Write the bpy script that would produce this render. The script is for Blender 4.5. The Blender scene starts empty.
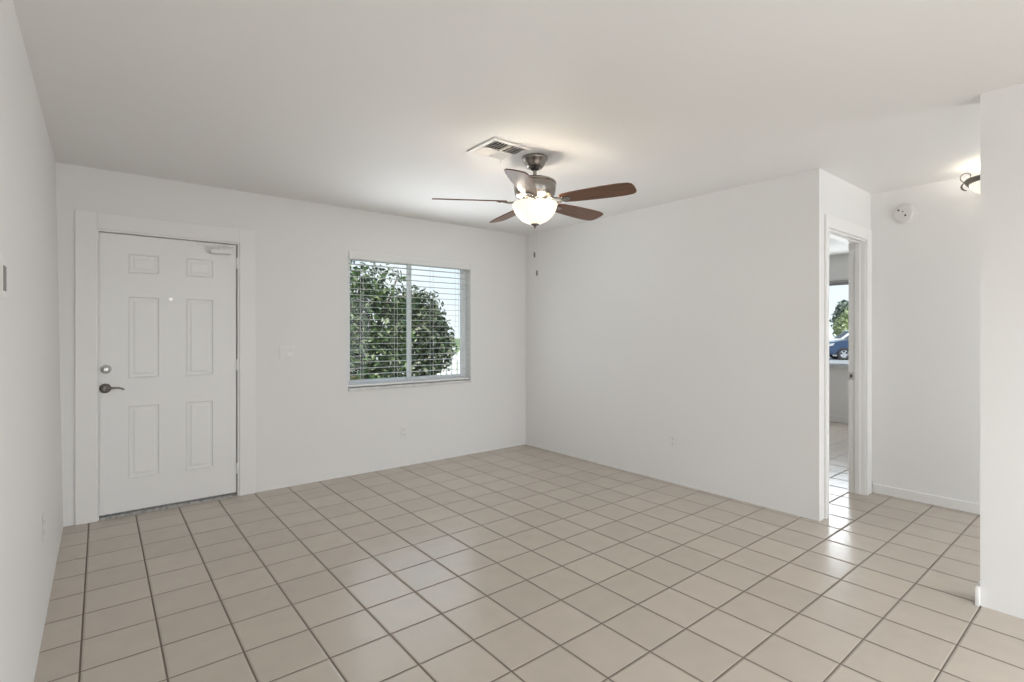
import bpy, bmesh, math, random
from mathutils import Vector, Matrix
random.seed(7)
S = bpy.context.scene
COL = S.collection
PI = math.pi
R = math.radians

# ------------------------------------------------------------------ camera
CAM_H = 1.307
cd = bpy.data.cameras.new('camera')
cam = bpy.data.objects.new('camera', cd)
COL.objects.link(cam)
cam.location = (0, 0, CAM_H)
cam.rotation_euler = (R(90), 0, -R(38.806))
cd.sensor_fit = 'HORIZONTAL'
cd.sensor_width = 36.0
cd.lens = 36.0 * 511.76 / 1024
cd.shift_y = -(341 - 333.0) / 1024
cd.clip_start = 0.03
cd.clip_end = 400
S.camera = cam

# ------------------------------------------------------------------ colour management
S.view_settings.view_transform = 'Standard'
S.view_settings.look = 'None'
S.view_settings.gamma = 1
S.view_settings.use_curve_mapping = False
S.view_settings.exposure = 0.13
S.cycles.max_bounces = 14
S.cycles.diffuse_bounces = 8
S.cycles.sample_clamp_indirect = 6

# ------------------------------------------------------------------ sky
W = bpy.data.worlds.new('sky')
S.world = W
W.use_nodes = True
wn, wl = W.node_tree.nodes, W.node_tree.links
wn.clear()
w_out = wn.new('ShaderNodeOutputWorld')
w_bg = wn.new('ShaderNodeBackground')
w_tc = wn.new('ShaderNodeTexCoord')
w_sep = wn.new('ShaderNodeSeparateXYZ')
w_ramp = wn.new('ShaderNodeValToRGB')
w_no = wn.new('ShaderNodeTexNoise')
w_mix = wn.new('ShaderNodeMix')
w_mix.data_type = 'RGBA'
w_nr = wn.new('ShaderNodeValToRGB')
w_ramp.color_ramp.elements[0].color = (0.84, 0.93, 0.99, 1)
w_ramp.color_ramp.elements[1].color = (0.30, 0.52, 0.82, 1)
w_ramp.color_ramp.elements[1].position = 0.6
w_no.inputs['Scale'].default_value = 3.0
w_no.inputs['Detail'].default_value = 6
w_nr.color_ramp.elements[0].position = 0.45
w_nr.color_ramp.elements[1].position = 0.7
wl.new(w_tc.outputs['Generated'], w_sep.inputs[0])
wl.new(w_sep.outputs['Z'], w_ramp.inputs[0])
wl.new(w_tc.outputs['Generated'], w_no.inputs['Vector'])
wl.new(w_no.outputs['Fac'], w_nr.inputs[0])
wl.new(w_nr.outputs[0], w_mix.inputs[0])
wl.new(w_ramp.outputs[0], w_mix.inputs[6])
w_mix.inputs[7].default_value = (0.93, 0.95, 0.97, 1)
wl.new(w_mix.outputs[2], w_bg.inputs[0])
w_bg.inputs[1].default_value = 1.1
wl.new(w_bg.outputs[0], w_out.inputs[0])

# ------------------------------------------------------------------ sun, daylight and added fill
def light(name, kind, loc, energy, color=(1, 1, 1), rot=(0, 0, 0), **kw):
    d = bpy.data.lights.new(name, kind)
    d.energy = energy
    d.color = color
    for k, v in kw.items():
        setattr(d, k, v)
    o = bpy.data.objects.new(name, d)
    o.location = loc
    o.rotation_euler = rot
    COL.objects.link(o)
    return o

light('sun', 'SUN', (0, 0, 20), 5.2, (1, 0.96, 0.9), (R(40), 0, R(-22)), angle=R(0.6))
# added fill lamps with no seen source, and daylight at the two windows
DAY = (0.925, 0.975, 1.01)
light('fill_rear', 'AREA', (1.0, -2.9, 1.5), 138, DAY, (R(8), 0, 0), shape='RECTANGLE', size=2.2, size_y=1.9)  # added lamp behind the camera, aimed down so the floor bounces light
light('fill_side', 'AREA', (3.38, -1.7, 1.15), 55, DAY, (R(45), 0, R(80)), shape='RECTANGLE', size=2.0, size_y=1.9)  # unseen side fill, added to light the left wall and room
light('fill_hall', 'AREA', (4.2, -1.53, 1.2), 18.5, DAY, (R(78), 0, 0), shape='RECTANGLE', size=1.0, size_y=1.8)  # added out of view to brighten the hall
light('daylight_window', 'AREA', (2.44, 4.52, 1.42), 6, DAY, (R(-90), 0, 0), shape='RECTANGLE', size=1.3, size_y=1.2)
light('fill_ceiling', 'AREA', (2.44, 4.38, 1.42), 5.0, DAY, (R(-125), 0, 0), shape='RECTANGLE', size=1.3, size_y=0.5, spread=R(105))  # up-tilted fill added in front of the blind to lift ceiling and walls
light('daylight_bedroom', 'AREA', (8.36, 2.7, 1.42), 24, DAY, (R(90), 0, R(90)), shape='RECTANGLE', size=1.4, size_y=1.1)

# ------------------------------------------------------------------ materials
def mat(name, color, rough=0.5, metal=0.0, bump=0.0, bscale=60, var=0.0, spec=0.5, **kw):
    m = bpy.data.materials.new(name)
    m.use_nodes = True
    n, l = m.node_tree.nodes, m.node_tree.links
    b = n['Principled BSDF']
    b.inputs['Base Color'].default_value = (*color, 1)
    b.inputs['Roughness'].default_value = rough
    b.inputs['Metallic'].default_value = metal
    b.inputs['Specular IOR Level'].default_value = spec
    for k, v in kw.items():
        b.inputs[k].default_value = v
    if bump or var:
        tc = n.new('ShaderNodeTexCoord')
        no = n.new('ShaderNodeTexNoise')
        no.inputs['Scale'].default_value = bscale
        no.inputs['Detail'].default_value = 4
        l.new(tc.outputs['Object'], no.inputs['Vector'])
        if bump:
            bp = n.new('ShaderNodeBump')
            bp.inputs['Strength'].default_value = bump
            bp.inputs['Distance'].default_value = 0.002
            l.new(no.outputs['Fac'], bp.inputs['Height'])
            l.new(bp.outputs[0], b.inputs['Normal'])
        if var:
            hs = n.new('ShaderNodeHueSaturation')
            mr = n.new('ShaderNodeMapRange')
            mr.inputs[1].default_value = 0.3
            mr.inputs[2].default_value = 0.7
            mr.inputs[3].default_value = 1 - var
            mr.inputs[4].default_value = 1 + var
            l.new(no.outputs['Fac'], mr.inputs[0])
            l.new(mr.outputs[0], hs.inputs['Value'])
            hs.inputs['Color'].default_value = (*color, 1)
            l.new(hs.outputs[0], b.inputs['Base Color'])
    return m

M = {}
M['wall'] = mat('wall_paint', (0.80, 0.793, 0.785), 0.65, bump=0.12, bscale=90)
M['ceiling'] = mat('ceiling_paint', (0.80, 0.793, 0.785), 0.75, bump=0.15, bscale=120)
M['trim'] = mat('trim_paint', (0.83, 0.82, 0.81), 0.4)
M['door'] = mat('door_paint', (0.83, 0.825, 0.82), 0.38)
M['plastic'] = mat('white_plastic', (0.79, 0.785, 0.775), 0.35)
M['slat'] = mat('blind_slat', (0.80, 0.80, 0.79), 0.4)
M['vinyl'] = mat('window_vinyl', (0.85, 0.86, 0.87), 0.35)
M['sill'] = mat('marble_sill', (0.66, 0.655, 0.65), 0.3, var=0.12, bscale=18)
M['nickel'] = mat('brushed_nickel', (0.33, 0.305, 0.28), 0.27, 1.0, bump=0.08, bscale=200)
M['dark_nickel'] = mat('dark_nickel', (0.20, 0.185, 0.17), 0.28, 1.0, bump=0.02)
M['satin'] = mat('satin_metal', (0.62, 0.61, 0.59), 0.3, 1.0, bump=0.02)
M['pewter'] = mat('pewter', (0.22, 0.205, 0.18), 0.45, 0.7, bump=0.05)
M['dark'] = mat('dark_slot', (0.05, 0.05, 0.05), 0.6, bump=0.02)
M['black'] = mat('black_rubber', (0.02, 0.02, 0.02), 0.6, bump=0.05)
M['threshold'] = mat('threshold_metal', (0.40, 0.39, 0.38), 0.5, 0.5, var=0.35, bscale=40)
M['vent'] = mat('vent_enamel', (0.78, 0.765, 0.745), 0.4, bump=0.02)
M['duct'] = mat('duct_inside', (0.09, 0.08, 0.07), 0.8, bump=0.05)
M['lens_glow'] = mat('glowing_lens', (0.95, 0.95, 0.95), 0.2, bump=0.01, **{'Emission Color': (1, 1, 1, 1), 'Emission Strength': 0.5})  # peephole lens given a glow to stand for daylight coming through
M['detector'] = mat('detector_plastic', (0.70, 0.69, 0.67), 0.45, bump=0.02)
M['grey_strip'] = mat('grey_strip', (0.22, 0.21, 0.20), 0.5, bump=0.02)
M['shade'] = mat('grey_shade', (0.35, 0.35, 0.35), 0.6, bump=0.05)

def wood_mat():
    m = bpy.data.materials.new('walnut_blade')
    m.use_nodes = True
    n, l = m.node_tree.nodes, m.node_tree.links
    b = n['Principled BSDF']
    tc = n.new('ShaderNodeTexCoord')
    mp = n.new('ShaderNodeMapping')
    mp.inputs['Scale'].default_value = (3, 45, 20)
    no = n.new('ShaderNodeTexNoise')
    no.inputs['Scale'].default_value = 2.0
    no.inputs['Detail'].default_value = 5
    cr = n.new('ShaderNodeValToRGB')
    cr.color_ramp.elements[0].position = 0.3
    cr.color_ramp.elements[0].color = (0.085, 0.033, 0.014, 1)
    cr.color_ramp.elements[1].position = 0.75
    cr.color_ramp.elements[1].color = (0.20, 0.085, 0.038, 1)
    l.new(tc.outputs['Object'], mp.inputs[0])
    l.new(mp.outputs[0], no.inputs['Vector'])
    l.new(no.outputs['Fac'], cr.inputs[0])
    l.new(cr.outputs[0], b.inputs['Base Color'])
    b.inputs['Roughness'].default_value = 0.42
    b.inputs['Coat Weight'].default_value = 0.35
    b.inputs['Coat Roughness'].default_value = 0.36
    b.inputs['Specular IOR Level'].default_value = 0.3
    return m
M['wood'] = wood_mat()

def floor_mat():
    T, OX, OY = 0.26, 0.4578, 2.8426
    m = bpy.data.materials.new('beige_floor_tile')
    m.use_nodes = True
    n, l = m.node_tree.nodes, m.node_tree.links
    b = n['Principled BSDF']
    tc = n.new('ShaderNodeTexCoord')
    sp = n.new('ShaderNodeSeparateXYZ')
    l.new(tc.outputs['Object'], sp.inputs[0])
    def mth(op, a, v=None, w=None):
        x = n.new('ShaderNodeMath')
        x.operation = op
        for i, q in enumerate((a, v, w)):
            if q is None:
                continue
            if isinstance(q, (int, float)):
                x.inputs[i].default_value = q
            else:
                l.new(q, x.inputs[i])
        return x.outputs[0]
    ux = mth('DIVIDE', mth('SUBTRACT', sp.outputs['X'], OX), T)
    uy = mth('DIVIDE', mth('SUBTRACT', sp.outputs['Y'], OY), T)
    dx = mth('PINGPONG', ux, 0.5)
    dy = mth('PINGPONG', uy, 0.5)
    dmin = mth('MINIMUM', dx, mth('MULTIPLY', dy, 1.3))
    def mr(v, a, c, e, f):
        x = n.new('ShaderNodeMapRange')
        x.interpolation_type = 'SMOOTHSTEP'
        l.new(v, x.inputs[0])
        for i, q in enumerate((a, c, e, f)):
            x.inputs[i + 1].default_value = q
        return x.outputs[0]
    mask = mr(dmin, 0.010, 0.019, 0, 1)          # 0 grout, 1 tile
    hgt = mr(dmin, 0.008, 0.045, 0, 1)
    cmb = n.new('ShaderNodeCombineXYZ')
    l.new(mth('FLOOR', ux), cmb.inputs[0])
    l.new(mth('FLOOR', uy), cmb.inputs[1])
    wnz = n.new('ShaderNodeTexWhiteNoise')
    wnz.noise_dimensions = '3D'
    l.new(cmb.outputs[0], wnz.inputs['Vector'])
    no = n.new('ShaderNodeTexNoise')
    no.inputs['Scale'].default_value = 9
    no.inputs['Detail'].default_value = 5
    l.new(tc.outputs['Object'], no.inputs['Vector'])
    val = mth('ADD', mth('MULTIPLY', wnz.outputs['Value'], 0.07), mth('ADD', mth('MULTIPLY', no.outputs['Fac'], 0.12), 0.905))
    hs = n.new('ShaderNodeHueSaturation')
    hs.inputs['Color'].default_value = (0.49, 0.433, 0.372, 1)
    l.new(val, hs.inputs['Value'])
    mx = n.new('ShaderNodeMix')
    mx.data_type = 'RGBA'
    mx.inputs[6].default_value = (0.145, 0.112, 0.088, 1)
    l.new(mask, mx.inputs[0])
    l.new(hs.outputs[0], mx.inputs[7])
    l.new(mx.outputs[2], b.inputs['Base Color'])
    rg = mth('ADD', mth('MULTIPLY', mth('SUBTRACT', 1.0, mask), 0.55), mth('ADD', mth('MULTIPLY', no.outputs['Fac'], 0.10), 0.17))
    l.new(rg, b.inputs['Roughness'])
    lo = n.new('ShaderNodeTexNoise')
    lo.inputs['Scale'].default_value = 14
    lo.inputs['Detail'].default_value = 2
    l.new(tc.outputs['Object'], lo.inputs['Vector'])
    hsum = mth('ADD', hgt, mth('MULTIPLY', lo.outputs['Fac'], 0.16))
    bp = n.new('ShaderNodeBump')
    bp.inputs['Strength'].default_value = 0.7
    bp.inputs['Distance'].default_value = 0.0035
    l.new(hsum, bp.inputs['Height'])
    l.new(bp.outputs[0], b.inputs['Normal'])
    b.inputs['Specular IOR Level'].default_value = 0.5
    return m
M['floor'] = floor_mat()

def glass_pane_mat():
    m = bpy.data.materials.new('window_glass')
    m.use_nodes = True
    n, l = m.node_tree.nodes, m.node_tree.links
    n.clear()
    o = n.new('ShaderNodeOutputMaterial')
    t = n.new('ShaderNodeBsdfTransparent')
    g = n.new('ShaderNodeBsdfGlossy')
    g.inputs['Roughness'].default_value = 0.02
    mx = n.new('ShaderNodeMixShader')
    mx.inputs[0].default_value = 0.012
    t.inputs[0].default_value = (0.97, 0.985, 0.98, 1)
    l.new(t.outputs[0], mx.inputs[1])
    l.new(g.outputs[0], mx.inputs[2])
    l.new(mx.outputs[0], o.inputs[0])
    return m
M['glass'] = glass_pane_mat()

def opal_mat(name, tint, emis):
    m = bpy.data.materials.new(name)
    m.use_nodes = True
    n, l = m.node_tree.nodes, m.node_tree.links
    b = n['Principled BSDF']
    tc = n.new('ShaderNodeTexCoord')
    no = n.new('ShaderNodeTexNoise')
    no.inputs['Scale'].default_value = 14
    l.new(tc.outputs['Object'], no.inputs['Vector'])
    cr = n.new('ShaderNodeValToRGB')
    cr.color_ramp.elements[0].color = (tint[0] * 0.93, tint[1] * 0.9, tint[2] * 0.85, 1)
    cr.color_ramp.elements[1].color = (*tint, 1)
    l.new(no.outputs['Fac'], cr.inputs[0])
    l.new(cr.outputs[0], b.inputs['Base Color'])
    l.new(cr.outputs[0], b.inputs['Emission Color'])
    b.inputs['Emission Strength'].default_value = emis
    b.inputs['Roughness'].default_value = 0.3
    return m
M['opal'] = opal_mat('opal_glass', (1.0, 0.93, 0.80), 0.72)
M['opal_hall'] = opal_mat('opal_glass_hall', (1.0, 0.96, 0.86), 0.6)

def leaf_mat(name, cols, rough=0.36):
    m = bpy.data.materials.new(name)
    m.use_nodes = True
    n, l = m.node_tree.nodes, m.node_tree.links
    b = n['Principled BSDF']
    g = n.new('ShaderNodeNewGeometry')
    cr = n.new('ShaderNodeValToRGB')
    e = cr.color_ramp.elements
    e[0].position, e[0].color = 0, (*cols[0], 1)
    e[1].position, e[1].color = 1, (*cols[-1], 1)
    for i, c in enumerate(cols[1:-1], 1):
        q = e.new((i / (len(cols) - 1)) ** 0.6)
        q.color = (*c, 1)
    l.new(g.outputs['Random Per Island'], cr.inputs[0])
    l.new(cr.outputs[0], b.inputs['Base Color'])
    b.inputs['Roughness'].default_value = rough
    t = n.new('ShaderNodeBsdfTranslucent')
    l.new(cr.outputs[0], t.inputs[0])
    mx = n.new('ShaderNodeMixShader')
    mx.inputs[0].default_value = 0.25
    l.new(b.outputs[0], mx.inputs[1])
    l.new(t.outputs[0], mx.inputs[2])
    l.new(mx.outputs[0], n['Material Output'].inputs[0])
    return m
M['leaf'] = leaf_mat('tree_leaf', [(0.018, 0.035, 0.012), (0.04, 0.08, 0.022), (0.10, 0.17, 0.045), (0.42, 0.46, 0.26)])
M['leaf_round'] = leaf_mat('round_shrub_leaf', [(0.02, 0.035, 0.016), (0.045, 0.075, 0.03), (0.10, 0.14, 0.06), (0.45, 0.45, 0.33)])
M['leaf_croton'] = leaf_mat('croton_leaf', [(0.05, 0.10, 0.03), (0.30, 0.25, 0.06), (0.50, 0.42, 0.12)])
M['leaf_far'] = leaf_mat('far_leaf', [(0.08, 0.12, 0.08), (0.14, 0.19, 0.13), (0.24, 0.29, 0.20)])
M['leaf_lime'] = leaf_mat('lime_leaf', [(0.26, 0.33, 0.14), (0.40, 0.46, 0.24), (0.52, 0.56, 0.35)])
M['bark'] = mat('bark', (0.12, 0.085, 0.06), 0.9, bump=0.8, bscale=30, var=0.3)
M['grass'] = mat('lawn', (0.16, 0.22, 0.09), 0.9, bump=0.5, bscale=40, var=0.3)
M['concrete'] = mat('pale_concrete', (0.62, 0.60, 0.57), 0.85, bump=0.3, bscale=30, var=0.08)
M['asphalt'] = mat('asphalt', (0.30, 0.30, 0.31), 0.9, bump=0.4, bscale=60, var=0.1)
M['fence'] = mat('white_fence', (0.80, 0.80, 0.79), 0.5, bump=0.05)
M['car_blue'] = mat('blue_car_paint', (0.025, 0.05, 0.115), 0.2, 0.3, **{'Coat Weight': 0.8})
M['car_white'] = mat('white_car_paint', (0.75, 0.75, 0.76), 0.25, **{'Coat Weight': 0.6})
M['car_glass'] = mat('car_glass', (0.03, 0.035, 0.045), 0.08)
M['chrome'] = mat('alloy', (0.75, 0.75, 0.76), 0.25, 1.0)
M['lamp_lens'] = mat('lamp_lens', (0.45, 0.46, 0.48), 0.1)

# ------------------------------------------------------------------ mesh helpers
def obj(name, bm, m, parent=None, smooth=False, sharp=None):
    me = bpy.data.meshes.new(name)
    bmesh.ops.recalc_face_normals(bm, faces=bm.faces)
    bm.to_mesh(me)
    bm.free()
    o = bpy.data.objects.new(name, me)
    COL.objects.link(o)
    if m is not None:
        me.materials.append(m)
    if smooth:
        for p in me.polygons:
            p.use_smooth = True
        me.set_sharp_from_angle(angle=R(sharp if sharp else 40))
    if parent is not None:
        o.parent = parent
    return o

def thing(name, label, cat, loc=(0, 0, 0), rz=0, group=None):
    o = bpy.data.objects.new(name, None)
    o.empty_display_size = 0.1
    COL.objects.link(o)
    o.location = loc
    o.rotation_euler = (0, 0, rz)
    o['label'] = label
    o['category'] = cat
    if group:
        o['group'] = group
    return o

def struct(o):
    o['kind'] = 'structure'
    return o

def box(bm, x0, x1, y0, y1, z0, z1, bev=0.0, seg=2):
    r = bmesh.ops.create_cube(bm, size=1)
    vs = r['verts']
    for v in vs:
        v.co = Vector(((x0 + x1) / 2 + v.co.x * (x1 - x0), (y0 + y1) / 2 + v.co.y * (y1 - y0), (z0 + z1) / 2 + v.co.z * (z1 - z0)))
    if bev > 0:
        es = list({e for v in vs for e in v.link_edges})
        r2 = bmesh.ops.bevel(bm, geom=es, offset=bev, segments=seg, affect='EDGES', profile=0.5)
        return list({v for f in r2['faces'] for v in f.verts} | {v for v in vs if v.is_valid})
    return vs

def xform(vs, mtx):
    for v in vs:
        if v.is_valid:
            v.co = mtx @ v.co

def lathe(bm, prof, seg=48, axis='Z', center=(0, 0, 0), close=False):
    """prof: list of (r, h). Revolves about an axis through center."""
    cx, cy, cz = center
    rings = []
    for r, h in prof:
        ring = []
        if r < 1e-6:
            p = (0, 0, h)
            ring = [bm.verts.new(_ax(p, axis, center))]
        else:
            for i in range(seg):
                a = 2 * PI * i / seg
                ring.append(bm.verts.new(_ax((r * math.cos(a), r * math.sin(a), h), axis, center)))
        rings.append(ring)
    for a, b in zip(rings, rings[1:]):
        for i in range(seg):
            j = (i + 1) % seg
            if len(a) == 1 and len(b) == 1:
                continue
            if len(a) == 1:
                bm.faces.new((a[0], b[i], b[j]))
            elif len(b) == 1:
                bm.faces.new((a[i], a[j], b[0]))
            else:
                bm.faces.new((a[i], a[j], b[j], b[i]))
    return rings

def _ax(p, axis, c):
    x, y, z = p
    if axis == 'Z':
        q = (x, y, z)
    elif axis == 'Y':
        q = (x, z, y)
    else:
        q = (z, x, y)
    return Vector((q[0] + c[0], q[1] + c[1], q[2] + c[2]))

def tube(bm, pts, rad, seg=8, cap=True):
    pts = [Vector(p) for p in pts]
    n = len(pts)
    rads = rad if isinstance(rad, (list, tuple)) else [rad] * n
    prev = None
    rings = []
    for i, p in enumerate(pts):
        d = (pts[min(i + 1, n - 1)] - pts[max(i - 1, 0)]).normalized()
        if prev is None:
            ref = Vector((0, 0, 1)) if abs(d.z) < 0.9 else Vector((1, 0, 0))
            u = d.cross(ref).normalized()
        else:
            u = (prev - d * prev.dot(d)).normalized()
        w = d.cross(u)
        prev = u
        rings.append([bm.verts.new(p + (u * math.cos(2 * PI * k / seg) + w * math.sin(2 * PI * k / seg)) * rads[i]) for k in range(seg)])
    for a, b in zip(rings, rings[1:]):
        for k in range(seg):
            bm.faces.new((a[k], a[(k + 1) % seg], b[(k + 1) % seg], b[k]))
    if cap:
        bm.faces.new(rings[0][::-1])
        bm.faces.new(rings[-1])
    return rings

def prism(bm, poly, h0, h1, axis='Z', bev=0.0, seg=2):
    """poly: list of 2-D points, extruded h0..h1 along axis (Y: poly is x,z; X: poly is y,z)."""
    def P(p, h):
        if axis == 'Z':
            return (p[0], p[1], h)
        if axis == 'Y':
            return (p[0], h, p[1])
        return (h, p[0], p[1])
    a = [bm.verts.new(P(p, h0)) for p in poly]
    b = [bm.verts.new(P(p, h1)) for p in poly]
    fs = [bm.faces.new(a), bm.faces.new(b[::-1])]
    n = len(poly)
    for i in range(n):
        j = (i + 1) % n
        fs.append(bm.faces.new((a[i], b[i], b[j], a[j])))
    if bev:
        es = list({e for f in fs[:2] for e in f.edges})
        bmesh.ops.bevel(bm, geom=es, offset=bev, segments=seg, affect='EDGES', profile=0.5)
    return a + b

def panel_wall(bm, axis, p0, p1, u0, u1, z0, z1, holes=()):
    """A solid wall slab between planes p0 and p1 with rectangular holes (u0,u1,z0,z1)."""
    us = sorted({u0, u1} | {h[0] for h in holes} | {h[1] for h in holes})
    zs = sorted({z0, z1} | {h[2] for h in holes} | {h[3] for h in holes})
    us = [u for u in us if u0 <= u <= u1]
    zs = [z for z in zs if z0 <= z <= z1]
    def solid(i, j):
        if i < 0 or j < 0 or i >= len(us) - 1 or j >= len(zs) - 1:
            return False
        u, z = (us[i] + us[i + 1]) / 2, (zs[j] + zs[j + 1]) / 2
        return not any(h[0] < u < h[1] and h[2] < z < h[3] for h in holes)
    V = {}
    def v(u, z, p):
        k = (u, z, p)
        if k not in V:
            V[k] = bm.verts.new((u, p, z) if axis == 'Y' else (p, u, z))
        return V[k]
    for i in range(len(us) - 1):
        for j in range(len(zs) - 1):
            if not solid(i, j):
                continue
            a, b, c, d = us[i], us[i + 1], zs[j], zs[j + 1]
            for p in (p0, p1):
                bm.faces.new((v(a, c, p), v(b, c, p), v(b, d, p), v(a, d, p)))
            for (di, dj, q) in ((-1, 0, ((a, c), (a, d))), (1, 0, ((b, c), (b, d))), (0, -1, ((a, c), (b, c))), (0, 1, ((a, d), (b, d)))):
                if not solid(i + di, j + dj):
                    bm.faces.new((v(*q[0], p0), v(*q[1], p0), v(*q[1], p1), v(*q[0], p1)))

def new():
    return bmesh.new()

# ------------------------------------------------------------------ room shell
YA, XB, XL, ZC = 4.58, 3.885, -0.195, 2.45
WO = (1.765, 3.11, 0.79, 2.055)                       # far window opening
DO = (-0.02, 0.87, 0.0, 2.03)                         # front door opening
bm = new(); box(bm, -0.6, 8.6, -3.2, 4.75, -0.12, 0.0)
struct(obj('floor', bm, M['floor']))
bm = new(); box(bm, -0.6, 9.0, -4.8, 5.0, ZC, ZC + 0.15)
struct(obj('ceiling', bm, M['ceiling']))
bm = new(); panel_wall(bm, 'Y', YA, YA + 0.18, -0.45, 8.58, 0, ZC, [WO, DO])
struct(obj('wall_back', bm, M['wall']))
bm = new(); box(bm, XL - 0.14, XL, -3.2, YA, 0, ZC)
for v in bm.verts:
    v.co.x -= 0.040 * v.co.z / ZC
struct(obj('wall_left', bm, M['wall']))
bm = new(); box(bm, XB, XB + 0.115, 1.43, YA, 0, ZC)
struct(obj('wall_right', bm, M['wall']))
HD = (4.018, 4.806, 0, 2.055)                           # hall doorway
bm = new(); panel_wall(bm, 'Y', 1.43, 1.545, XB + 0.115, 8.44, 0, ZC, [HD])
struct(obj('wall_hall_doorway', bm, M['wall']))
bm = new(); box(bm, 4.94, 5.055, -1.6, 1.43, 0, ZC)
struct(obj('wall_hall_end', bm, M['wall']))
bm = new(); panel_wall(bm, 'X', 3.285, 3.40, -3.0, 0.505, 0, ZC, [(-2.75, -0.75, 0.0, 2.15)])
struct(obj('wall_partition', bm, M['wall']))
bm = new(); panel_wall(bm, 'Y', -1.6, -1.485, 3.40, 4.94, 0, ZC, [(3.68, 4.72, 0.0, 2.1)])
struct(obj('wall_hall_side', bm, M['wall']))
bm = new(); panel_wall(bm, 'Y', -3.12, -3.0, -0.4, 3.40, 0, ZC, [(0.15, 2.35, 0.0, 2.1)])
struct(obj('wall_front', bm, M['wall']))
BW = (1.95, 3.45, 0.82, 2.05)
bm = new(); panel_wall(bm, 'X', 8.44, 8.58, 1.43, YA, 0, ZC, [BW])
struct(obj('wall_bedroom', bm, M['wall']))

# baseboards
def baseboard(name, x0, x1, y0, y1, h=0.085):
    bm = new(); box(bm, x0, x1, y0, y1, 0.0, h, 0.004)
    return struct(obj(name, bm, M['trim']))
baseboard('baseboard_hall', 4.925, 4.94, -1.48, 1.415, 0.075)
baseboard('baseboard_partition', 3.262, 3.40, 0.505, 0.521, 0.09)
baseboard('baseboard_bedroom', 8.424, 8.44, 1.55, YA, 0.09)

# ------------------------------------------------------------------ front door
def casing(name, o, w, face, wl=None, wr=None, d=0.016):
    """flat casing on wall plane facing -Y around opening o=(x0,x1,z0,z1)"""
    bm = new()
    wl = wl or w
    wr = wr or w
    x0, x1, _, z1 = o
    box(bm, x0 - wl, x0, face - d, face, 0, z1 + w, 0.003)
    box(bm, x1, x1 + wr, face - d, face, 0, z1 + w, 0.003)
    box(bm, x0, x1, face - d, face, z1, z1 + w, 0.003)
    return struct(obj(name, bm, M['trim']))
casing('trim_1', DO, 0.115, YA)
bm = new()                                            # jamb lining of the front door
box(bm, DO[0], DO[0] + 0.012, YA, YA + 0.15, 0, DO[3])
box(bm, DO[1] - 0.012, DO[1], YA, YA + 0.15, 0, DO[3])
box(bm, DO[0] + 0.012, DO[1] - 0.012, YA, YA + 0.15, DO[3] - 0.012, DO[3])
box(bm, DO[0] + 0.012, DO[0] + 0.036, YA + 0.058, YA + 0.085, 0.024, DO[3] - 0.012)
box(bm, DO[1] - 0.042, DO[1] - 0.012, YA + 0.058, YA + 0.085, 0.024, DO[3] - 0.012)
box(bm, DO[0] + 0.036, DO[1] - 0.042, YA + 0.058, YA + 0.085, DO[3] - 0.040, DO[3] - 0.012)
struct(obj('trim_2', bm, M['trim']))

door = bpy.data.objects.new('door_1', None)
COL.objects.link(door)
struct(door)
door['label'] = 'white six panel front door with lever handle and closer'
DX0, DX1, DZ0, DZ1, DY = -0.006, 0.849, 0.030, 2.012, 4.594
panels = [(0.155, 0.345, 1.735, 1.880), (0.508, 0.692, 1.735, 1.880),
          (0.155, 0.345, 0.980, 1.572), (0.508, 0.692, 0.980, 1.572),
          (0.155, 0.345, 0.258, 0.785), (0.508, 0.692, 0.258, 0.785)]
def door_leaf(bm):
    us = sorted({DX0, DX1} | {p[0] for p in panels} | {p[1] for p in panels})
    zs = sorted({DZ0, DZ1} | {p[2] for p in panels} | {p[3] for p in panels})
    V = {}
    def v(x, z):
        if (x, z) not in V:
            V[(x, z)] = bm.verts.new((x, DY, z))
        return V[(x, z)]
    for i in range(len(us) - 1):
        for j in range(len(zs) - 1):
            a, b, c, d = us[i], us[i + 1], zs[j], zs[j + 1]
            if not any(p[0] <= a and b <= p[1] and p[2] <= c and d <= p[3] for p in panels):
                bm.faces.new((v(a, c), v(b, c), v(b, d), v(a, d)))
    for (a, b, c, d) in panels:
        prev = None
        for ins, dep in ((0, 0), (0.006, -0.003), (0.012, 0.006), (0.026, 0.007), (0.040, 0.002)):
            ring = [bm.verts.new((x, DY + dep, z)) for x, z in ((a + ins, c + ins), (b - ins, c + ins), (b - ins, d - ins), (a + ins, d - ins))]
            if prev:
                for k in range(4):
                    bm.faces.new((prev[k], prev[(k + 1) % 4], ring[(k + 1) % 4], ring[k]))
            prev = ring
        bm.faces.new(prev)
    bmesh.ops.remove_doubles(bm, verts=bm.verts, dist=1e-5)
    # edges and back
    o = [(DX0, DZ0), (DX1, DZ0), (DX1, DZ1), (DX0, DZ1)]
    f = [bm.verts.new((x, DY, z)) for x, z in o]
    k_ = [bm.verts.new((x, DY + 0.042, z)) for x, z in o]
    for k in range(4):
        bm.faces.new((f[k], f[(k + 1) % 4], k_[(k + 1) % 4], k_[k]))
    bm.faces.new(k_)
bm = new(); door_leaf(bm)
leaf = obj('door_leaf', bm, M['door'], door)
bm = new()
lathe(bm, [(0, 0.034), (0.012, 0.034), (0.014, 0.030), (0.026, 0.012), (0.031, 0.006), (0.032, 0)], 32, 'Y')
for v in bm.verts:
    v.co.y = -v.co.y
box(bm, -0.004, 0.004, -0.048, -0.030, -0.014, 0.014, 0.002)
o = obj('deadbolt', bm, M['satin'], leaf, True); o.location = (0.030, DY, 1.052); o['label'] = 'satin metal deadbolt'
bm = new()
lathe(bm, [(0, 0.016), (0.024, 0.015), (0.031, 0.010), (0.034, 0.004), (0.034, 0)], 32, 'Y')
lathe(bm, [(0, 0.056), (0.011, 0.056), (0.012, 0.050), (0.012, 0.010)], 20, 'Y')
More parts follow.
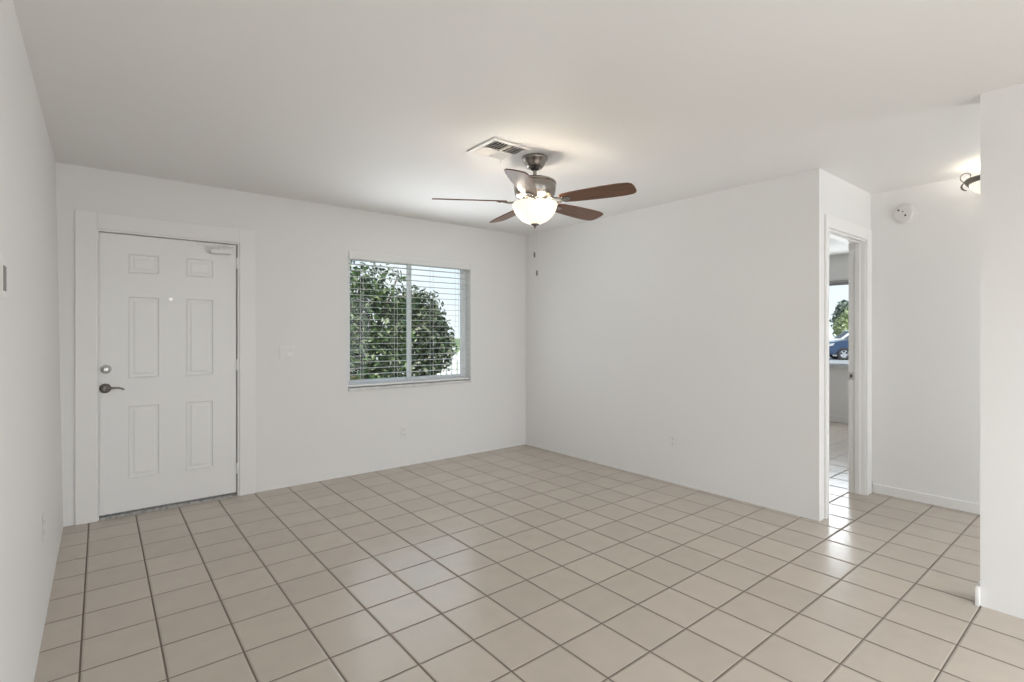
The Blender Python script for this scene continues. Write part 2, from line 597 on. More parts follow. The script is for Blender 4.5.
for v in bm.verts:
    v.co.y = -v.co.y
pts = [(0.0, -0.050, 0.0), (0.02, -0.053, 0.001), (0.045, -0.054, 0.004), (0.07, -0.053, 0.003), (0.09, -0.050, -0.003), (0.106, -0.046, -0.011)]
tube(bm, pts, [0.011, 0.0095, 0.008, 0.007, 0.0062, 0.005], 10)
o = obj('lever_handle', bm, M['dark_nickel'], leaf, True); o.location = (0.026, DY, 0.918); o['label'] = 'dark metal curved lever handle'
bm = new()
lathe(bm, [(0, 0.004), (0.006, 0.005), (0.010, 0.003), (0.010, 0)], 20, 'Y')
for v in bm.verts:
    v.co.y = -v.co.y
o = obj('peephole', bm, M['lens_glow'], leaf, True); o.location = (0.411, DY, 1.560)
for hz in (1.865, 1.05, 0.22):
    bm = new()
    lathe(bm, [(0, -0.045), (0.0075, -0.043), (0.0075, 0.043), (0, 0.045)], 12)
    box(bm, -0.016, 0.0, 0.004, 0.007, -0.042, 0.042)
    o = obj('hinge', bm, M['trim'], leaf, True); o.location = (0.855, DY - 0.006, hz)
# closer: body on the leaf, arm to the frame head
bm = new()
box(bm, 0.66, 0.815, DY - 0.062, DY - 0.001, 1.925, 1.965, 0.016, 4)
cl = obj('door_closer', bm, M['plastic'], leaf, True); cl['label'] = 'white hydraulic closer body with folding arm'
bm = new()
tube(bm, [(0.735, DY - 0.035, 1.960), (0.735, DY - 0.035, 1.984)], 0.010, 10)
for a, b in (((0.735, -0.035, 1.982), (0.575, -0.045, 1.988)), ((0.575, -0.045, 1.994), (0.80, -0.012, 1.998))):
    tube(bm, [(a[0], DY + a[1], a[2]), (b[0], DY + b[1], b[2])], 0.0065, 8)
box(bm, 0.77, 0.835, DY - 0.022, DY - 0.004, 1.990, 2.010, 0.003)
obj('closer_arm', bm, M['trim'], cl, True)
bm = new()
prism(bm, [(YA - 0.012, 0.0), (YA + 0.005, 0.016), (YA + 0.13, 0.024), (YA + 0.15, 0.0)], DO[0] + 0.012, DO[1] - 0.012, 'X')
th = obj('trim_3', bm, M['threshold']); struct(th)
bm = new(); box(bm, DX0, DX1, DY + 0.003, DY + 0.035, 0.0245, DZ0)
obj('door_sweep', bm, M['threshold'], door)

# ------------------------------------------------------------------ hall doorway trims
casing('trim_4', HD, 0.09, 1.43, wl=0.05, wr=0.10)
bm = new()
J = 0.012
box(bm, HD[0], HD[0] + J, 1.43, 1.545, 0, HD[3])
box(bm, HD[1] - J, HD[1], 1.43, 1.545, 0, HD[3])
box(bm, HD[0] + J, HD[1] - J, 1.43, 1.545, HD[3] - J, HD[3])
for x0, x1 in ((HD[0] + J, HD[0] + J + 0.011), (HD[1] - J - 0.011, HD[1] - J)):
    box(bm, x0, x1, 1.462, 1.498, 0, HD[3] - J, 0.002)
box(bm, HD[0] + J, HD[1] - J, 1.462, 1.498, HD[3] - J - 0.011, HD[3] - J, 0.002)
struct(obj('trim_5', bm, M['trim']))
bm = new()
box(bm, HD[1] - J - 0.002, HD[1] - J, 1.508, 1.543, 0.925, 0.985, 0.0008)
st = obj('strike_plate', bm, M['satin'])
st['label'] = 'small metal strike plate on the hall doorway jamb'; st['category'] = 'strike plate'
bm = new(); box(bm, HD[1] - J - 0.0026, HD[1] - J - 0.0019, 1.518, 1.534, 0.942, 0.968)
obj('latch_hole', bm, M['dark'], st)

# ------------------------------------------------------------------ far window
def slider(name, x0, x1, z0, z1, y, horiz=True):
    """two-light window in a wall facing -Y; built at local origin then returned as structure."""
    r = bpy.data.objects.new(name, None)
    COL.objects.link(r)
    struct(r)
    f = 0.034
    bm = new()
    box(bm, x0, x0 + f, y, y + 0.06, z0, z1, 0.004)
    box(bm, x1 - f, x1, y, y + 0.06, z0, z1, 0.004)
    box(bm, x0 + f, x1 - f, y, y + 0.06, z0, z0 + f, 0.004)
    box(bm, x0 + f, x1 - f, y, y + 0.06, z1 - f, z1, 0.004)
    obj('window_frame', bm, M['vinyl'], r)
    return r, f
w1, f = slider('window_1', WO[0], WO[1], WO[2] + 0.012, WO[3], 4.672)
xm = (WO[0] + WO[1]) / 2
for a, b, yy in ((WO[0] + f, xm + 0.030, 4.700), (xm - 0.030, WO[1] - f, 4.678)):
    z0, z1 = WO[2] + 0.012 + f, WO[3] - f
    bm = new()
    s = 0.028
    box(bm, a, a + s, yy, yy + 0.02, z0, z1, 0.003)
    box(bm, b - s, b, yy, yy + 0.02, z0, z1, 0.003)
    box(bm, a + s, b - s, yy, yy + 0.02, z0, z0 + s, 0.003)
    box(bm, a + s, b - s, yy, yy + 0.02, z1 - s, z1, 0.003)
    so = obj('sash', bm, M['vinyl'], w1)
    bm = new(); box(bm, a + s, b - s, yy + 0.008, yy + 0.012, z0 + s, z1 - s)
    obj('pane', bm, M['glass'], so)
bm = new()
box(bm, WO[0] - 0.004, WO[1] + 0.004, YA - 0.022, YA, WO[2] - 0.014, WO[2] + 0.012, 0.004)
box(bm, WO[0], WO[1], YA, YA + 0.18, WO[2], WO[2] + 0.012)
obj('window_sill', bm, M['sill'], w1)

bl = thing('window_blind', 'white horizontal slat blind with open slats in the shrub-filled window', 'blind', ((WO[0] + WO[1]) / 2, YA + 0.045, WO[2] + 0.012))
bx0, bx1 = WO[0] + 0.006 - bl.location.x, WO[1] - 0.006 - bl.location.x
hz = WO[3] - bl.location.z
bm = new()
box(bm, bx0, bx1, -0.052, -0.040, hz - 0.068, hz - 0.001, 0.003)
obj('valance', bm, M['slat'], bl)
bm = new(); box(bm, bx0, bx1, -0.028, 0.028, hz - 0.048, hz - 0.001, 0.003)
obj('head_rail', bm, M['slat'], bl)
bm = new()
NS, P0, PT = 20, 0.062, 0.0570
for i in range(NS):
    z = P0 + i * PT
    a = [(-0.030, z - 0.001), (0.0, z + 0.0006), (0.030, z - 0.001), (0.030, z + 0.0010), (0.0, z + 0.0026), (-0.030, z + 0.0010)]
    prism(bm, a, bx0, bx1, 'X')
obj('slats', bm, M['slat'], bl)
bm = new(); box(bm, bx0, bx1, -0.029, 0.029, 0.006, 0.028, 0.005)
obj('bottom_rail', bm, M['slat'], bl)
for cx in (bx0 + 0.14, -0.18, 0.22, bx1 - 0.14):
    bm = new()
    for yy in (-0.031, 0.031):
        tube(bm, [(cx, yy, 0.02), (cx, yy, hz - 0.04)], 0.0016, 6)
    obj('ladder_cord', bm, M['slat'], bl)

# ------------------------------------------------------------------ bedroom window and raised shade
r = bpy.data.objects.new('window_2', None); COL.objects.link(r); struct(r)
bm = new()
y0, y1, z0, z1 = BW
f = 0.035
for q in ((y0, y0 + f, z0, z1), (y1 - f, y1, z0, z1), (y0 + f, y1 - f, z0, z0 + f), (y0 + f, y1 - f, z1 - f, z1)):
    box(bm, 8.50, 8.55, q[0], q[1], q[2], q[3], 0.004)
wf = obj('window_frame', bm, M['vinyl'], r)
bm = new(); box(bm, 8.522, 8.528, y0 + f, y1 - f, z0 + f, z1 - f)
obj('pane', bm, M['glass'], wf)
bm = new(); box(bm, 8.40, 8.50, y0 - 0.02, y1 + 0.02, z0 - 0.022, z0, 0.004)
obj('window_sill', bm, M['sill'], r)
rs = thing('roller_shade', 'grey rolled up shade above the bedroom window seen through the doorway', 'shade', (8.41, 2.7, 2.005))
bm = new(); tube(bm, [(0, -0.80, 0.045), (0, 0.80, 0.045)], 0.026, 14)
obj('roll', bm, M['shade'], rs, True)
bm = new(); box(bm, -0.012, 0.012, -0.80, 0.80, 0.0, 0.018, 0.004)
obj('hem_bar', bm, M['shade'], rs)

# ------------------------------------------------------------------ ceiling fan
FX, FY = 2.205, 2.505
fan = thing('ceiling_fan', 'five blade brushed nickel ceiling fan with walnut blades and lit bowl', 'ceiling fan', (FX, FY, ZC))
bm = new()
lathe(bm, [(0, 0), (0.083, 0), (0.086, -0.008), (0.083, -0.018), (0.074, -0.024), (0.064, -0.045), (0.052, -0.066), (0.042, -0.072), (0, -0.072)], 40)
obj('canopy', bm, M['nickel'], fan, True)
bm = new(); lathe(bm, [(0, -0.068), (0.031, -0.068), (0.027, -0.079), (0.016, -0.086), (0, -0.086)], 24)
obj('canopy_collar', bm, M['black'], fan, True)
bm = new(); lathe(bm, [(0.0125, -0.08), (0.0125, -0.165), (0.022, -0.168), (0.022, -0.180), (0, -0.180)], 20)
obj('downrod', bm, M['nickel'], fan, True)
bm = new()
lathe(bm, [(0, -0.138), (0.040, -0.138), (0.085, -0.142), (0.120, -0.150), (0.137, -0.160), (0.140, -0.170), (0.136, -0.175), (0.138, -0.180),
           (0.136, -0.212), (0.129, -0.245), (0.120, -0.258), (0.100, -0.266), (0.094, -0.270), (0.092, -0.280), (0, -0.280)], 56)
obj('motor_housing', bm, M['nickel'], fan, True)
bm = new()
lathe(bm, [(0, -0.278), (0.070, -0.278), (0.078, -0.286), (0.078, -0.300), (0.066, -0.308), (0.060, -0.318), (0.062, -0.330), (0.0, -0.330)], 40)
obj('light_fitter', bm, M['nickel'], fan, True)
BZ = -0.289
A0 = -38.806 - 29.6 + 0.0
PITCH = -13.5
def blade_mesh(bm):
    top, bot = [], []
    # outline: x along the blade, y across
    prof = [(0.185, 0.040), (0.20, 0.050), (0.26, 0.058), (0.36, 0.066), (0.48, 0.072), (0.58, 0.072), (0.635, 0.066), (0.655, 0.052), (0.662, 0.030)]
    out = [(x, -y) for x, y in prof] + [(0.662, 0.0)] + [(x, y) for x, y in reversed(prof)]
    prism(bm, out, -0.0035, 0.0035, 'Z', 0.0015, 1)
def iron_mesh(bm):
    # scrolled two-arm bracket from the hub out under the blade, ending in a leaf plate
    for s in (-1, 1):
        pts = [(0.085, s * 0.010, 0.0), (0.11, s * 0.026, -0.004), (0.14, s * 0.034, -0.008), (0.17, s * 0.026, -0.010), (0.195, s * 0.010, -0.0085)]
        tube(bm, pts, [0.009, 0.008, 0.007, 0.007, 0.006], 10)
    poly = []
    for k in range(20):
        a = 2 * PI * k / 20
        poly.append((0.215 + 0.034 * math.cos(a), 0.026 * math.sin(a)))
    prism(bm, poly, -0.010, -0.0038, 'Z', 0.002, 2)
    for x, y in ((0.20, 0.0), (0.228, 0.012), (0.228, -0.012)):
        lathe(bm, [(0, -0.013), (0.004, -0.0125), (0.005, -0.010)], 10, center=(x, y, 0))
blade_me = iron_me = None
for k in range(5):
    if blade_me is None:
        bm = new(); blade_mesh(bm)
        b = obj('blade', bm, M['wood'], fan); blade_me = b.data
        bm = new(); iron_mesh(bm)
        i = obj('blade_iron', bm, M['nickel'], b, True); iron_me = i.data
    else:
        b = bpy.data.objects.new('blade', blade_me); COL.objects.link(b); b.parent = fan
        i = bpy.data.objects.new('blade_iron', iron_me); COL.objects.link(i); i.parent = b
    b.matrix_local = Matrix.Translation((0, 0, BZ)) @ Matrix.Rotation(R(A0 + 72 * k), 4, 'Z') @ Matrix.Rotation(R(PITCH), 4, 'X')
bm = new()
bowl = [(0.146, -0.303), (0.148, -0.308), (0.146, -0.316), (0.142, -0.330), (0.131, -0.357), (0.112, -0.385), (0.085, -0.410), (0.050, -0.428), (0.022, -0.434), (0, -0.435)]
lathe(bm, bowl, 56)
ins = [(max(r_ - 0.005, 0.0), h + 0.004) for r_, h in bowl[1:-1]] + [(0, -0.430)]
lathe(bm, [bowl[0]] + ins, 56)
bowl_o = obj('glass_bowl', bm, M['opal'], fan, True); bowl_o['label'] = 'lit opal glass bowl'
bm = new(); lathe(bm, [(0, -0.428), (0.028, -0.430), (0.029, -0.437), (0.018, -0.446), (0.008, -0.450), (0.009, -0.456), (0.005, -0.463), (0, -0.464)], 24)
obj('finial', bm, M['nickel'], bowl_o, True)
rv, fv = Vector((0.7793, -0.6267, 0)), Vector((0.6267, 0.7793, 0))
for (lat, top, end) in ((-0.002, -0.46, -0.615), (0.0155, -0.44, -0.730)):
    p = rv * lat + fv * (0.030 if lat > 0 else 0.0)
    if lat > 0:
        top = -0.430
    bm = new(); tube(bm, [(p.x, p.y, top), (p.x, p.y, end)], 0.0008, 6)
    ch = obj('pull_chain', bm, M['satin'], fan)
    bm = new(); lathe(bm, [(0, end + 0.001), (0.004, end - 0.002), (0.0055, end - 0.008), (0.0062, end - 0.030), (0.004, end - 0.036), (0, end - 0.037)], 14, center=(p.x, p.y, 0))
    obj('chain_pull', bm, M['dark_nickel'], ch, True)
for k in range(3):
    a = R(20 + 120 * k)
    light('fan_bulb', 'POINT', (FX + 0.112 * math.cos(a), FY + 0.112 * math.sin(a), ZC - 0.303), 4.0, (1, 0.89, 0.75), shadow_soft_size=0.025)

# ------------------------------------------------------------------ ceiling vent
vx, vy, vs = 1.935, 2.533, 0.146
vent = thing('ceiling_vent', 'white square four-way louvered air vent in the ceiling beside the fan', 'air vent', (vx, vy, ZC))
bm = new()
q = 0.030
for (a, b, c, d) in ((-vs, vs, -vs, -vs + q), (-vs, vs, vs - q, vs), (-vs, -vs + q, -vs + q, vs - q), (vs - q, vs, -vs + q, vs - q)):
    box(bm, a, b, c, d, -0.010, 0.0, 0.003)
obj('vent_frame', bm, M['vent'], vent)
bm = new(); box(bm, -vs + q, vs - q, -vs + q, vs - q, -0.0015, -0.0003)
obj('vent_backing', bm, M['duct'], vent)
bm = new()
box(bm, -0.004, 0.004, -vs + q, vs - q, -0.012, -0.002)
box(bm, -vs + q, vs - q, -0.004, 0.004, -0.012, -0.002)
obj('divider', bm, M['vent'], vent)
def louvers(x0, x1, y0, y1, along, tilt):
    bm = new()
    n = 5
    for i in range(n):
        t = (i + 0.5) / n
        vsb = box(bm, -0.5, 0.5, -0.0068, 0.0068, -0.0007, 0.0007)
        L = (y1 - y0) if along == 'Y' else (x1 - x0)
        for v in vsb:
            v.co.x *= L
        xform(vsb, Matrix.Rotation(R(tilt), 4, 'X'))
        if along == 'Y':
            xform(vsb, Matrix.Rotation(PI / 2, 4, 'Z'))
            xform(vsb, Matrix.Translation((x0 + (x1 - x0) * t, (y0 + y1) / 2, -0.0085)))
        else:
            xform(vsb, Matrix.Translation(((x0 + x1) / 2, y0 + (y1 - y0) * t, -0.0085)))
    return obj('louvers', bm, M['vent'], vent)
e = vs - q
louvers(-e, -0.004, -e, -0.004, 'Y', -42)
louvers(0.004, e, -e, -0.004, 'X', 42)
louvers(-e, -0.004, 0.004, e, 'X', -42)
louvers(0.004, e, 0.004, e, 'Y', 42)
bm = new(); tube(bm, [(0.10, 0.10, -0.012), (0.112, 0.125, -0.024), (0.115, 0.14, -0.026)], 0.003, 8)
obj('damper_lever', bm, M['vent'], vent, True)

# ------------------------------------------------------------------ hall lamp
HX, HY = 4.645, 0.605
hl = thing('hall_ceiling_lamp', 'pewter scroll ceiling lamp with glass bowl, half hidden by the partition wall', 'ceiling lamp', (HX, HY, ZC))
bm = new(); lathe(bm, [(0, 0), (0.065, 0), (0.066, -0.012), (0.055, -0.022), (0.020, -0.030), (0.010, -0.040), (0, -0.040)], 32)
obj('canopy', bm, M['pewter'], hl, True)
bm = new(); lathe(bm, [(0, -0.035), (0.009, -0.035), (0.009, -0.10), (0.016, -0.11), (0.009, -0.12), (0.009, -0.228), (0, -0.228)], 16)
obj('stem', bm, M['pewter'], hl, True)
bm = new()
RR = 0.19
lathe(bm, [(RR - 0.020, -0.105), (RR - 0.002, -0.107), (RR, -0.113), (RR - 0.008, -0.131), (RR - 0.016, -0.141), (RR - 0.026, -0.139), (RR - 0.020, -0.105)], 56)
rim = obj('rim', bm, M['pewter'], hl, True)
bm = new()
hb = [(RR - 0.026, -0.141), (RR - 0.028, -0.153), (0.140, -0.179), (0.105, -0.205), (0.068, -0.223), (0.03, -0.232), (0, -0.233)]
lathe(bm, hb, 48)
lathe(bm, [hb[0]] + [(max(r_ - 0.004, 0), h + 0.004) for r_, h in hb[1:]], 48)
gb = obj('glass_bowl', bm, M['opal_hall'], hl, True); gb['label'] = 'lit cream glass bowl'
bm = new(); lathe(bm, [(0, -0.228), (0.018, -0.231), (0.014, -0.241), (0.006, -0.248), (0.008, -0.256), (0, -0.262)], 20)
obj('finial', bm, M['pewter'], gb, True)
for k in range(3):
    a = R(98 + 120 * k)
    d = Vector((math.cos(a), math.sin(a), 0))
    def P(r_, z):
        return d * r_ + Vector((0, 0, z))
    bm = new()
    # hook below the rim, and a scroll curling back inward above it
    pts = [P(RR - 0.014, -0.169), P(RR - 0.002, -0.165), P(RR + 0.010, -0.153), P(RR + 0.014, -0.137), P(RR + 0.008, -0.123), P(RR - 0.002, -0.115)]
    tube(bm, pts, [0.003, 0.005, 0.006, 0.006, 0.005, 0.004], 8)
    sc = []
    for i in range(26):
        t = i / 25
        ang = R(-60 + 335 * t)
        rr = 0.036 * (1 - 0.60 * t)
        sc.append(P(RR - 0.014 + rr * math.cos(ang), -0.075 + rr * math.sin(ang)))
    tube(bm, [P(RR - 0.004, -0.113)] + sc, 0.0034, 8)
    tube(bm, [P(0.008, -0.058), P(0.07, -0.068), P(0.13, -0.095), P(RR - 0.008, -0.115)], 0.0045, 8)
    obj('scroll_arm', bm, M['pewter'], hl, True)
light('hall_bulb', 'POINT', (HX + 0.06, HY, ZC - 0.105), 3.2, (1, 0.94, 0.85), shadow_soft_size=0.035)

# ------------------------------------------------------------------ smoke detector
sd = thing('smoke_detector', 'round white smoke detector high on the hall wall', 'smoke detector', (4.94, 1.205, 2.248))
bm = new()
lathe(bm, [(0, -0.038), (0.050, -0.038), (0.062, -0.035), (0.069, -0.028), (0.071, -0.012), (0.079, -0.010), (0.080, 0.0), (0, 0)], 48, 'X')
obj('housing', bm, M['detector'], sd, True)
for (dy, dz, rr) in ((0.030, 0.026, 0.0075), (0.002, 0.012, 0.005), (-0.014, -0.020, 0.0075)):
    bm = new(); lathe(bm, [(0, -0.0388), (rr, -0.0386), (rr, -0.036)], 14, 'X', (0, dy, dz))
    obj('sensor_hole', bm, M['dark'], sd, True)

# ------------------------------------------------------------------ switch, outlets, thermostat
def plate(bm, w, h, d=0.006):
    box(bm, -w / 2, w / 2, -d, 0, -h / 2, h / 2, 0.003)
sw = thing('light_switch', 'white double rocker light switch between front door and window', 'light switch', (1.232, YA, 1.145))
bm = new(); plate(bm, 0.118, 0.116); obj('cover_plate', bm, M['plastic'], sw)
for dx in (-0.024, 0.024):
    bm = new()
    prism(bm, [(-0.0105, -0.033), (-0.0062, 0.0), (-0.0085, 0.033), (-0.003, 0.034), (-0.003, -0.034)], dx - 0.0165, dx + 0.0165, 'X')
    obj('rocker', bm, M['plastic'], sw)
def outlet(label, loc, rz):
    t = thing('wall_outlet', label, 'outlet', loc, rz)
    bm = new(); plate(bm, 0.071, 0.116); obj('cover_plate', bm, M['plastic'], t)
    for dz in (-0.025, 0.025):
        bm = new()
        poly = [(0.016 * math.cos(R(a)), dz + 0.0165 * math.sin(R(a)) * 0.95) for a in range(0, 360, 20)]
        prism(bm, poly, -0.0085, -0.004, 'Y')
        s_ = obj('socket', bm, M['plastic'], t)
        bm = new()
        for dx in (-0.006, 0.006):
            box(bm, dx - 0.0012, dx + 0.0012, -0.0089, -0.0080, dz - 0.002, dz + 0.008)
        lathe(bm, [(0, -0.0089), (0.0022, -0.0089), (0.0022, -0.0080)], 10, 'Y', (0, 0, dz - 0.008))
        obj('slots', bm, M['dark'], s_)
    return t
outlet('white outlet low on the window wall, below the window', (2.322, YA, 0.335), 0)
outlet('white outlet low on the long blank right wall', (XB, 2.592, 0.366), -PI / 2)
outlet('white outlet low on the left wall near the front door', (XL - 0.006, 3.13, 0.43), PI / 2).scale = (1, 0.45, 1)
ts = thing('thermostat', 'slim white wall thermostat with dark grey display on the left wall', 'thermostat', (XL - 0.0243, 2.045, 1.465), PI / 2)
bm = new(); box(bm, -0.085, 0.080, -0.003, 0.003, -0.058, 0.058, 0.001); obj('body', bm, M['plastic'], ts)
bm = new(); box(bm, 0.005, 0.058, -0.0042, -0.002, -0.036, 0.036, 0.0004); obj('display', bm, M['grey_strip'], ts)

# ------------------------------------------------------------------ outdoors
GZ = -0.22
bm = new(); box(bm, -40, 120, 4.76, 120, GZ - 0.3, GZ); g_ = obj('ground', bm, M['grass']); struct(g_)
bm = new(); box(bm, 5.4, 11.0, 4.9, 13, GZ, GZ + 0.03); struct(obj('driveway', bm, M['concrete']))
bm = new(); box(bm, 14.0, 60, -25, 22, GZ + 0.03, GZ + 0.05); struct(obj('parking_lot', bm, M['asphalt']))
bm = new(); box(bm, 8.6, 14.0, -25, 4.75, GZ - 0.3, GZ); struct(obj('lawn_side', bm, M['grass']))
bm = new(); box(bm, 14.0, 120, -25, 4.75, GZ - 0.3, GZ); struct(obj('ground_side', bm, M['grass']))

def leaves(blobs, n, size, seed):
    rnd = random.Random(seed)
    V, F = [], []
    tot = sum(b[3] * b[4] * b[5] * (b[6] if len(b) > 6 else 1) for b in blobs)
    for (cx, cy, cz, rx, ry, rz, *den) in blobs:
        for _ in range(int(n * rx * ry * rz * (den[0] if den else 1) / tot)):
            while True:
                d = Vector((rnd.gauss(0, 1), rnd.gauss(0, 1), rnd.gauss(0, 1)))
                if d.length > 0.1:
                    break
            d.normalize()
            rr = rnd.uniform(0.45, 1.0) ** 0.55 * rnd.uniform(0.9, 1.08)
            p = Vector((cx + d.x * rx * rr, cy + d.y * ry * rr, cz + d.z * rz * rr))
            if p.z < GZ + 0.1:
                p.z = GZ + 0.1 + rnd.random() * 0.2
            nrm = (d * 0.8 + Vector((rnd.gauss(0, .6), rnd.gauss(0, .6), rnd.gauss(0.4, .6)))).normalized()
            t = nrm.cross(Vector((rnd.gauss(0, 1), rnd.gauss(0, 1), rnd.gauss(0, 1)))).normalized()
            s_ = nrm.cross(t)
            L = size * rnd.uniform(0.6, 1.25)
            w = L * 0.24
            i0 = len(V)
            V += [p - t * L * .5, p - t * L * .12 + s_ * w + nrm * w * .3, p + t * L * .22 + s_ * w * .8 + nrm * w * .25, p + t * L * .5 - nrm * w * .3,
                  p + t * L * .22 - s_ * w * .8 + nrm * w * .25, p - t * L * .12 - s_ * w + nrm * w * .3]
            F += [(i0, i0 + 1, i0 + 2, i0 + 3), (i0, i0 + 3, i0 + 4, i0 + 5)]
    me = bpy.data.meshes.new('foliage')
    me.from_pydata([tuple(v) for v in V], [], F)
    return me

def plant(name, label, cat, base, blobs, n, size, m, stems, seed, group=None):
    t = thing(name, label, cat, base, 0, group)
    rb = [(b[0] - base[0], b[1] - base[1], b[2] - base[2], b[3], b[4], b[5]) for b in blobs]
    me = leaves(blobs, n, size, seed)
    for v in me.vertices:
        v.co -= Vector(base)
    me.materials.append(m)
    o = bpy.data.objects.new('foliage', me); COL.objects.link(o); o.parent = t
    bm = new()
    rnd = random.Random(seed + 1)
    for b in rb:
        for _ in range(stems):
            e_ = Vector((b[0] + rnd.uniform(-.6, .6) * b[3], b[1] + rnd.uniform(-.6, .6) * b[4], b[2] + rnd.uniform(0, .7) * b[5]))
            mid = Vector((e_.x * .35 + rnd.uniform(-.05, .05), e_.y * .35, e_.z * .5))
            tube(bm, [(rnd.uniform(-.04, .04), rnd.uniform(-.04, .04), 0), mid, e_], [0.03, 0.02, 0.006], 6)
    obj('branches', bm, M['bark'], t, True)
    return t

plant('tree', 'dense green leafy tree outside the left half of the window', 'tree', (3.0, 7.6, GZ),
      [(2.3, 7.5, 1.2, .75, .7, .8), (3.0, 7.6, 1.5, .8, .65, .75), (3.5, 7.75, 1.25, .55, .6, .8), (2.9, 7.3, .7, .9, .6, .8), (2.0, 7.6, .6, .7, .6, .8),
       (2.75, 7.6, 2.05, .8, .6, .50, .5), (3.4, 7.6, 2.0, .55, .5, .42, .5)],
      10500, 0.10, M['leaf'], 5, 3)
plant('shrub', 'rounded grey green shrub outside the right half of the window', 'shrub', (5.15, 9.3, GZ),
      [(4.98, 9.25, 1.36, .62, .55, .78), (5.4, 9.35, 1.05, .46, .5, .66), (4.75, 9.15, .65, .6, .5, .7), (5.0, 9.25, 1.75, .55, .5, .52, .4)],
      4600, 0.125, M['leaf_round'], 5, 5)
plant('croton', 'small yellow speckled croton bush at the bottom left of the window', 'bush', (2.45, 6.4, GZ),
      [(2.45, 6.4, .42, .32, .3, .42)], 420, 0.13, M['leaf_croton'], 4, 9)

fx0, fx1, fy = 5.0, 11.0, 11.0
fe = thing('picket_fence', 'white board fence beyond the shrub at the window lower right', 'fence', (fx0, fy, GZ))
bm = new()
x = 0.0
while x < fx1 - fx0:
    prism(bm, [(x, 0.04), (x + 0.12, 0.04), (x + 0.12, 1.02), (x + 0.06, 1.08), (x, 1.02)], 0, 0.025, 'Y')
    x += 0.16
obj('pickets', bm, M['fence'], fe)
bm = new()
for z in (0.25, 0.85):
    box(bm, 0, fx1 - fx0, 0.026, 0.07, z, z + 0.09)
obj('fence_rails', bm, M['fence'], fe)
for x in (0.0, 2.0, 4.0, 5.95):
    bm = new(); box(bm, x - 0.05, x + 0.05, 0.071, 0.17, 0, 1.15, 0.008)
    obj('fence_post', bm, M['fence'], fe)

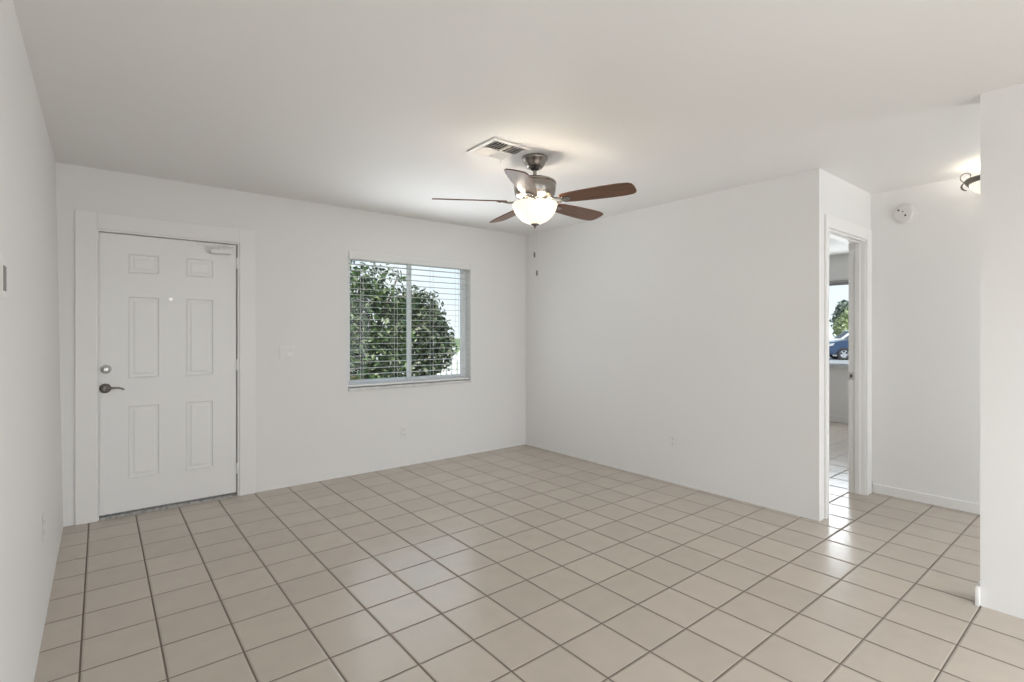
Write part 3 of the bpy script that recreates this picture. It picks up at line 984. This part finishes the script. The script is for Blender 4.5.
def car(name, label, loc, rz, paint, L=4.6, H=1.66):
    """nose towards local -X, wheels on z=0."""
    t = thing(name, label, 'car', loc, rz)
    hw = 0.90
    bm = new()
    side = [(-2.28, 0.32), (-2.32, 0.55), (-2.26, 0.78), (-2.05, 0.96), (-1.55, 1.06), (-1.02, 1.11), (2.05, 1.10), (2.24, 0.98), (2.28, 0.55), (2.22, 0.32), (1.83, 0.30)]
    def arch(cx):
        return [(cx + 0.40 * math.cos(R(a)), 0.33 + 0.40 * math.sin(R(a))) for a in range(0, 181, 20)]
    poly = side[:-1] + [(1.86, 0.28)] + arch(1.42)[0:] + [(1.0, 0.28)] + [(-0.99, 0.28)] + arch(-1.40) + [(-1.83, 0.28)]
    prism(bm, poly, -hw, hw, 'Y', 0.05, 3)
    obj('body', bm, paint, t, True)
    bm = new()
    a = [(-1.05, 1.08), (-0.38, H - 0.06), (-0.15, H), (1.55, H - 0.03), (1.80, H - 0.10), (2.08, 1.08)]
    vs_ = prism(bm, a, -0.80, 0.80, 'Y', 0.03, 2)
    for v in bm.verts:
        if v.co.z > 1.2:
            v.co.y *= 0.86
    cab = obj('cabin', bm, paint, t, True)
    bm = new()
    for s in (-1, 1):
        for q in ([(-0.80, 1.13), (-0.30, H - 0.12), (0.28, H - 0.10), (0.28, 1.13)], [(0.36, 1.13), (0.36, H - 0.10), (1.15, H - 0.12), (1.15, 1.13)], [(1.23, 1.13), (1.23, H - 0.13), (1.55, H - 0.16), (1.78, 1.13)]):
            vv = [bm.verts.new((x_, s * (0.812 - 0.115 * max(0, min(1, (z_ - 1.08) / 0.3)) + 0.004), z_)) for x_, z_ in q]
            bm.faces.new(vv)
    vv = [bm.verts.new(c) for c in ((-1.045, -0.70, 1.115), (-1.045, 0.70, 1.115), (-0.43, 0.60, H - 0.085), (-0.43, -0.60, H - 0.085))]
    bm.faces.new(vv)
    g = bmesh.ops.solidify(bm, geom=bm.faces[:], thickness=0.012)
    obj('windows', bm, M['car_glass'], t)
    for cx in (-1.40, 1.42):
        for s in (-1, 1):
            bm = new()
            lathe(bm, [(0.21, -0.10), (0.30, -0.11), (0.335, -0.08), (0.335, 0.08), (0.30, 0.11), (0.21, 0.10)], 32, 'Y')
            w = obj('wheel', bm, M['black'], t, True)
            w.location = (cx, s * 0.80, 0.335)
            bm = new()
            lathe(bm, [(0.215, -0.09), (0.215, 0.09), (0.195, 0.09), (0.19, 0.06), (0.19, -0.06), (0.195, -0.09), (0.215, -0.09)], 32, 'Y')
            lathe(bm, [(0, 0.075), (0.05, 0.075), (0.055, 0.06), (0.055, -0.06), (0.05, -0.075), (0, -0.075)], 16, 'Y')
            for k in range(5):
                for yy in (-0.07, 0.05):
                    vb = box(bm, 0.04, 0.20, yy, yy + 0.02, -0.028, 0.028)
                    xform(vb, Matrix.Rotation(R(72 * k + 10), 4, 'Y'))
            obj('rim', bm, M['chrome'], w, True)
    for s in (-1, 1):
        bm = new(); prism(bm, [(-2.27, 0.72), (-2.16, 0.88), (-1.85, 0.93), (-1.95, 0.78)], s * 0.62, s * 0.915, 'Y', 0.01)
        obj('headlight', bm, M['lamp_lens'], t)
        bm = new(); box(bm, -0.85, -0.68, s * 0.90 - 0.02 + (0 if s > 0 else -0.16), s * 0.90 + 0.02 + (0.16 if s > 0 else 0), 1.08, 1.22, 0.03)
        obj('mirror', bm, paint, t, True)
        for x0 in (-0.55, 0.42):
            bm = new(); box(bm, x0 + 0.62, x0 + 0.80, s * 0.905 - 0.012, s * 0.905 + 0.012, 0.92, 0.95, 0.005)
            obj('door_handle', bm, M['chrome'], t)
    bm = new(); box(bm, -2.335, -2.27, -0.60, 0.60, 0.42, 0.66, 0.01)
    obj('grille', bm, M['black'], t)
    return t
PZ = GZ + 0.05
CA = R(-56)
car('blue_car', 'dark blue car with silver wheels parked outside the bedroom window', (33.15, 9.73, PZ), CA, M['car_blue'])
car('white_car', 'white car parked behind the blue car, only its upper body showing', (40.2, 12.6, PZ), CA, M['car_white'], H=1.7)
car('white_suv', 'white car with dark windows parked left of the pale lime tree', (44.8, 17.9, PZ), CA, M['car_white'], H=1.95)
plant('dark_tree', 'taller dark green tree behind the parked cars', 'tree', (54.5, 17.8, GZ),
      [(54.5, 17.8, 2.4, 1.2, 1.2, 1.4), (54.4, 17.9, 3.5, .7, .7, .95)], 1300, 0.36, M['leaf_far'], 4, 21)
plant('lime_tree', 'pale lime green tree in front of the dark tree by the cars', 'tree', (47.8, 15.4, GZ),
      [(47.8, 15.4, 1.6, 1.1, 1.1, 1.3), (47.9, 15.2, 2.5, .8, .8, .85)], 1500, 0.30, M['leaf_lime'], 4, 23)
